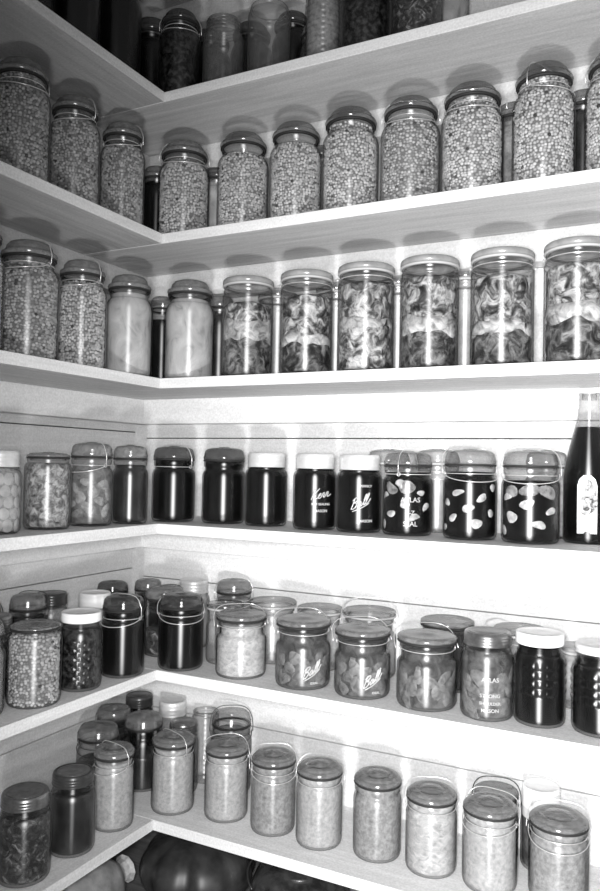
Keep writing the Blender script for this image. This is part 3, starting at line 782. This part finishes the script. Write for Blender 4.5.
for i, (x, y, R, H) in enumerate([(.166, .200, .0520, .133), (.280, .200, .0487, .130), (.394, .197, .0550, .136)]):
    add(5, x, y, R, H, 'squat', 'empty', ['clear squat jar behind the pale shredded jar', 'clear squat jar behind the first dark fruit jar', 'clear squat jar with wire behind the middle dark fruit jar'][i], 'clear squat jars on the fifth shelf', bail=[None, None, .6][i], lidmat='lidlight', rub='rubberlight', lever=False)
add(5, .557, .196, .0520, .134, 'squat', 'darkred', 'dark squat jar standing behind the third dark fruit jar', B5, bail=None)
add(5, .696, .197, .0490, .134, 'squat', 'empty', 'clear squat jar with raised wire handle behind the tin-capped jar', 'clear squat jars on the fifth shelf', bail=1.1, turn=1.2, lidmat='lidlight', rub='rubberlight', lever=False, lift=.012)
add(5, .800, .205, .0380, .110, 'squat', 'empty', 'low clear jar in the gap between the two dark ribbed jars', 'clear squat jars on the fifth shelf', bail=None, lidmat='lidlight', rub='rubberlight')
add(5, -.140, -.282, .0326, .143, 'screw', 'greens', 'dull-capped jar behind the short pea jar at the left edge', B5, lid='brass')
add(5, -.213, -.246, .0324, .154, 'pint', 'sauced', 'grey jar against the left wall at the far left, fifth shelf', B5, bail=0.3, wire='darkwire')

# lowest shelf
add(6, -.056, -.279, .0454, .148, 'screw', 'greens', 'tin-capped jar of dark greens at the lower left edge', G6, lid='brass', level=.74)
add(6, -.052, -.167, .0425, .146, 'screw', 'darkred', 'dark-capped jar of dark preserves, second on the lowest left board', G6, lid='darkcap', level=.74)
add(6, -.050, -.055, .0411, .160, 'sauce', 'sauce', 'pale sauce jar left of the lowest corner with wire crossing its lid', G6, bail=0.0, turn=-.9, dip=.012, lidmat='lid', level=.80)
add(6, .008, .065, .0455, .157, 'sauce', 'sauce', 'pale sauce jar right at the inner corner of the lowest shelf', G6, bail=0.0, turn=-1.0, lever=False, level=.82)
LV = [('sauce', .7, .2), ('sauced', .6, .1), ('sauce', .5, -.25), ('sauced', None, 0), ('kraut', .75, .05), ('sauce', .6, -.35), ('sauced', .65, 0)]
for i, (x, y, R, H) in enumerate([(.124, .092, .0451, .159), (.236, .090, .0448, .160), (.340, .087, .0450, .160), (.455, .100, .0453, .160), (.560, .100, .0464, .153), (.667, .098, .0474, .155), (.780, .115, .0496, .150)]):
    f, b, tn = LV[i]
    lab = ['first sauce jar right of the lowest corner jar, wire around lid', 'second sauce jar right of the lowest corner jar', 'third sauce jar right of the lowest corner jar, slanted wire', 'sauce jar with ringed lid and no handle, centre of the lowest shelf',
           'pale mealy sauce jar with wire hanging at its right', 'sauce jar with tilted wire, third from the right at the bottom', 'darker sauce jar with wire and lever, lower right'][i]
    add(6, x, y, R, H - .007, 'sauce', f, lab, 'jars of sauce on the lowest shelf', bail=b, turn=tn, dip=[.004, .013, .006, .01, .02, .012, .016][i], lever=(i in (1, 5, 6)), level=.84)
add(6, .895, .112, .0440, .150, 'sauce', 'darkred', 'dark jar cut by the lower right edge', G6, bail=0.3)
B6 = 'second row of the lowest shelf'
add(6, -.165, .028, .0458, .158, 'pint', 'greens', 'dome-lidded dark jar against the left wall, lowest corner', B6, bail=0.0, turn=-.4, wire='darkwire', level=.5, lidmat='lid')
add(6, -.212, .132, .0405, .162, 'pint', 'darkred', 'flat-lidded dark jar with wire across, back of the lowest corner', B6, bail=0.0, turn=-.3, wire='darkwire', lid='flat')
add(6, -.118, .122, .0445, .162, 'pint', 'darkred', 'clear-necked jar with dark contents in the middle of the lowest corner', B6, bail=None, level=.45)
add(6, -.205, .214, .0365, .166, 'screw', 'dark', 'black-capped jar deepest in the lowest corner', B6, lid='darkcap', discmat='darkcap')
add(6, -.103, .210, .0355, .170, 'screw', 'sauced', 'zinc-capped jar at the back wall, lowest corner', B6, lid='zinc')
add(6, -.028, .149, .0345, .151, 'screw', 'empty', 'empty jar with a screw ring just behind the lowest corner jar', B6, lid='brass')
add(6, -.016, .219, .0315, .172, 'straight', 'empty', 'clear ribbed jar against the right wall, lowest corner', B6, mod='rings', lid='none')
add(6, .063, .205, .0460, .175, 'pint', 'sauced', 'dark-wired dome-lidded jar at the back, behind the first sauce jars', B6, bail=0.35, wire='darkwire', lidmat='lidlight')
add(6, .655, .200, .0410, .128, 'squat', 'greens', 'jar with a dark wire loop behind the sauce jar, lower right', B6, bail=.7, wire='darkwire', lever=False)
add(6, .735, .205, .0360, .146, 'screw', 'syrup', 'white-capped jar behind the two rightmost sauce jars', B6, lid='whitecap', capz=.62)

for i, row in enumerate(J): jar(row, i)

# ------------------------------------------------------------------ the tall bottle
def bottle():
    R, H = .0425, .262
    x, y = .818, .158
    t = thing('bottle', 'tall dark bottle with clear neck and pale picture label', 'bottle', (x, y, ZS[4] + .0002))
    P = [(0, .004), (R * .8, .002), (R * .93, 0), (R * .99, .004), (R, .012), (R, .10), (R * .99, .115), (R * .93, .135), (R * .78, .165), (R * .60, .195), (R * .47, .215), (R * .43, .228), (R * .44, .230), (R * .44, .234), (R * .405, .236), (R * .40, .258), (R * .44, .259), (R * .44, .261), (R * .40, H), (R * .30, H), (R * .30, .25)]
    obj('glass_bottle', lathe(P, 48), 'bottle', t)
    Q = [(0, .006), (R * .9, .004), (R - .002, .012), (R - .002, .10), (R * .99 - .002, .115), (R * .93 - .002, .135), (R * .78 - .002, .165), (R * .62 - .002, .192), (R * .56 - .002, .202), (0, .203)]
    obj('dark_sauce', lathe(Q, 48), 'dark', t)
    fa = math.atan2(CAM[1] - y, CAM[0] - x)
    w, h = .0165, .100
    ol = [(-w, 0), (w, 0), (w, h * .82), (w * .8, h * .93), (w * .35, h), (-w * .35, h), (-w * .8, h * .93), (-w, h * .82)]
    ol = [(u, v - h / 2) for u, v in ol]
    lb = obj('paper_label', patch(ol, R + .0006, fa - .05, .018 + h / 2, .0003), 'paper', t)
    pic = [(u * .86, v * .68) for u, v in blob(w, h * .5, random.Random(3), n=20, j=.1)]
    obj('label_picture', patch(pic, R + .0011, fa - .02, .018 + h * .60, .0003), 'label', lb)
bottle()

# ------------------------------------------------------------------ below the lowest shelf
def pumpkin():
    t = thing('squash', 'large dark shiny round squash under the lowest shelf corner', 'squash', (.045, .112, FLOOR))
    def fm(a, z, r): return -.010 * r / .13 * abs(math.sin(a * 4)) ** 6
    P = [(0, .0)] + [(.124 * math.sin(PI * i / 24) ** .8, .070 - .070 * math.cos(PI * i / 24)) for i in range(1, 24)] + [(0, .136)]
    o = obj('rind', lathe(P, 96, fm), 'squash', t)
    obj('stem', lathe([(.014, .133), (.010, .139), (.008, .143), (.008, .146), (0, .146)], 12, lambda a, z, r: .002 * math.sin(5 * a)), 'stem', t)
pumpkin()
def gourd():
    t = thing('squash', 'mottled grey long squash with pale cut stem under the left board', 'squash', (-.084, -.122, FLOOR))
    prof = [(0, -.17), (.035, -.165), (.058, -.14), (.066, -.09), (.066, -.03), (.062, .02), (.058, .05), (.052, .08), (.042, .098), (.028, .106), (0, .108)]
    bm = lathe(prof, 48, lambda a, z, r: .0015 * math.sin(a * 5))
    rot = Matrix.Rotation(-PI / 2 + .02, 4, 'X')
    rz = Matrix.Rotation(-.05, 4, 'Z')
    mt = Matrix.Translation((0, 0, .068)) @ rz @ rot
    bmesh.ops.transform(bm, matrix=mt, verts=bm.verts)
    obj('rind', bm, 'gourd', t)
    bm = lathe([(.034, .098), (.026, .110), (.021, .122), (.023, .136), (.029, .142), (.024, .147), (0, .146)], 10, lambda a, z, r: .004 * math.sin(5 * a))
    bmesh.ops.transform(bm, matrix=mt, verts=bm.verts)
    obj('stem', bm, 'stem', t, smooth=False)
gourd()
def kettle():
    t = thing('kettle', 'dark round-bodied kettle with bright handle clasp under the right board', 'kettle', (.288, .112, FLOOR))
    P = [(0, .0), (.070, .0), (.088, .010), (.098, .035), (.100, .06), (.097, .09), (.088, .113), (.076, .126), (.066, .130)]
    obj('kettle_body', lathe(P + [(.066, .131), (.05, .131)], 64), 'kettle', t)
    obj('kettle_lid', lathe([(.068, .1315), (.068, .134), (.055, .139), (.03, .144), (.012, .146), (.008, .150), (.012, .154), (.010, .158), (0, .159)], 48), 'kettle', t)
    bm = bmesh.new()
    fa = -1.05
    for d in (-.006, .006):
        p = [(.0985 * math.cos(fa) - d * math.sin(fa), .0985 * math.sin(fa) + d * math.cos(fa), .080), (.112 * math.cos(fa) - d * math.sin(fa), .112 * math.sin(fa) + d * math.cos(fa), .094), (.095 * math.cos(fa) - d * math.sin(fa), .095 * math.sin(fa) + d * math.cos(fa), .108)]
        add_tube(bm, p, .0028, 8)
    obj('handle_clasp', bm, 'wire', t)
    bm = bmesh.new()
    ring = [(.104 * math.cos(a), .104 * math.sin(a), .088 + .03 * max(0, math.cos(a - PI))) for a in [2.2 + 1.9 * i / 20 for i in range(21)]]
    add_tube(bm, ring, .002, 6)
    obj('wire_handle', bm, 'darkwire', t)
kettle()

# ------------------------------------------------------------------ light and camera
for nm, en, rad, z in (('flash_bulb', 128.0, .07, CAM[2] + .02), ('flash_bulb', 92.0, .06, -.39)):
    L = bpy.data.lights.new(nm, 'SPOT'); L.energy = en; L.shadow_soft_size = rad      # flash bulb in a reflector
    L.spot_size = math.radians(108); L.spot_blend = 1.0
    lo = bpy.data.objects.new(nm, L); COL.objects.link(lo); lo.location = (CAM[0] - .02, CAM[1] - .02, z)
    d = Vector((.80, .15, -.06)) - lo.location; lo.rotation_euler = d.to_track_quat('-Z', 'Y').to_euler()

W = bpy.data.worlds.new('room'); S.world = W; W.use_nodes = True
bg = W.node_tree.nodes['Background']; bg.inputs[0].default_value = g(1.0); bg.inputs[1].default_value = 0.12

cd = bpy.data.cameras.new('camera'); cam = bpy.data.objects.new('camera', cd); COL.objects.link(cam)
def basis(yaw, pitch, roll):
    cy, sy, cp, sp = math.cos(yaw), math.sin(yaw), math.cos(pitch), math.sin(pitch)
    f = Vector((sy * cp, cy * cp, sp)); r = Vector((cy, -sy, 0)); u = r.cross(f)
    c, s = math.cos(roll), math.sin(roll)
    return c * r + s * u, -s * r + c * u, f
r_, u_, f_ = basis(math.radians(-27.16419), math.radians(1.48246), math.radians(1.11347))
m = Matrix((r_, u_, -f_)).transposed().to_4x4(); m.translation = CAM
cam.matrix_world = m
cd.sensor_fit = 'HORIZONTAL'; cd.sensor_width = 36.0; cd.lens = 762.97 / 600 * 36.0; cd.clip_start = .01
S.camera = cam
S.cycles.transparent_max_bounces = 32
S.cycles.max_bounces = 8
S.cycles.denoising_input_passes = 'RGB_ALBEDO'
S.view_settings.view_transform = 'Standard'; S.view_settings.look = 'None'
S.view_settings.exposure = 0.0; S.view_settings.gamma = 1.0; S.view_settings.use_curve_mapping = False
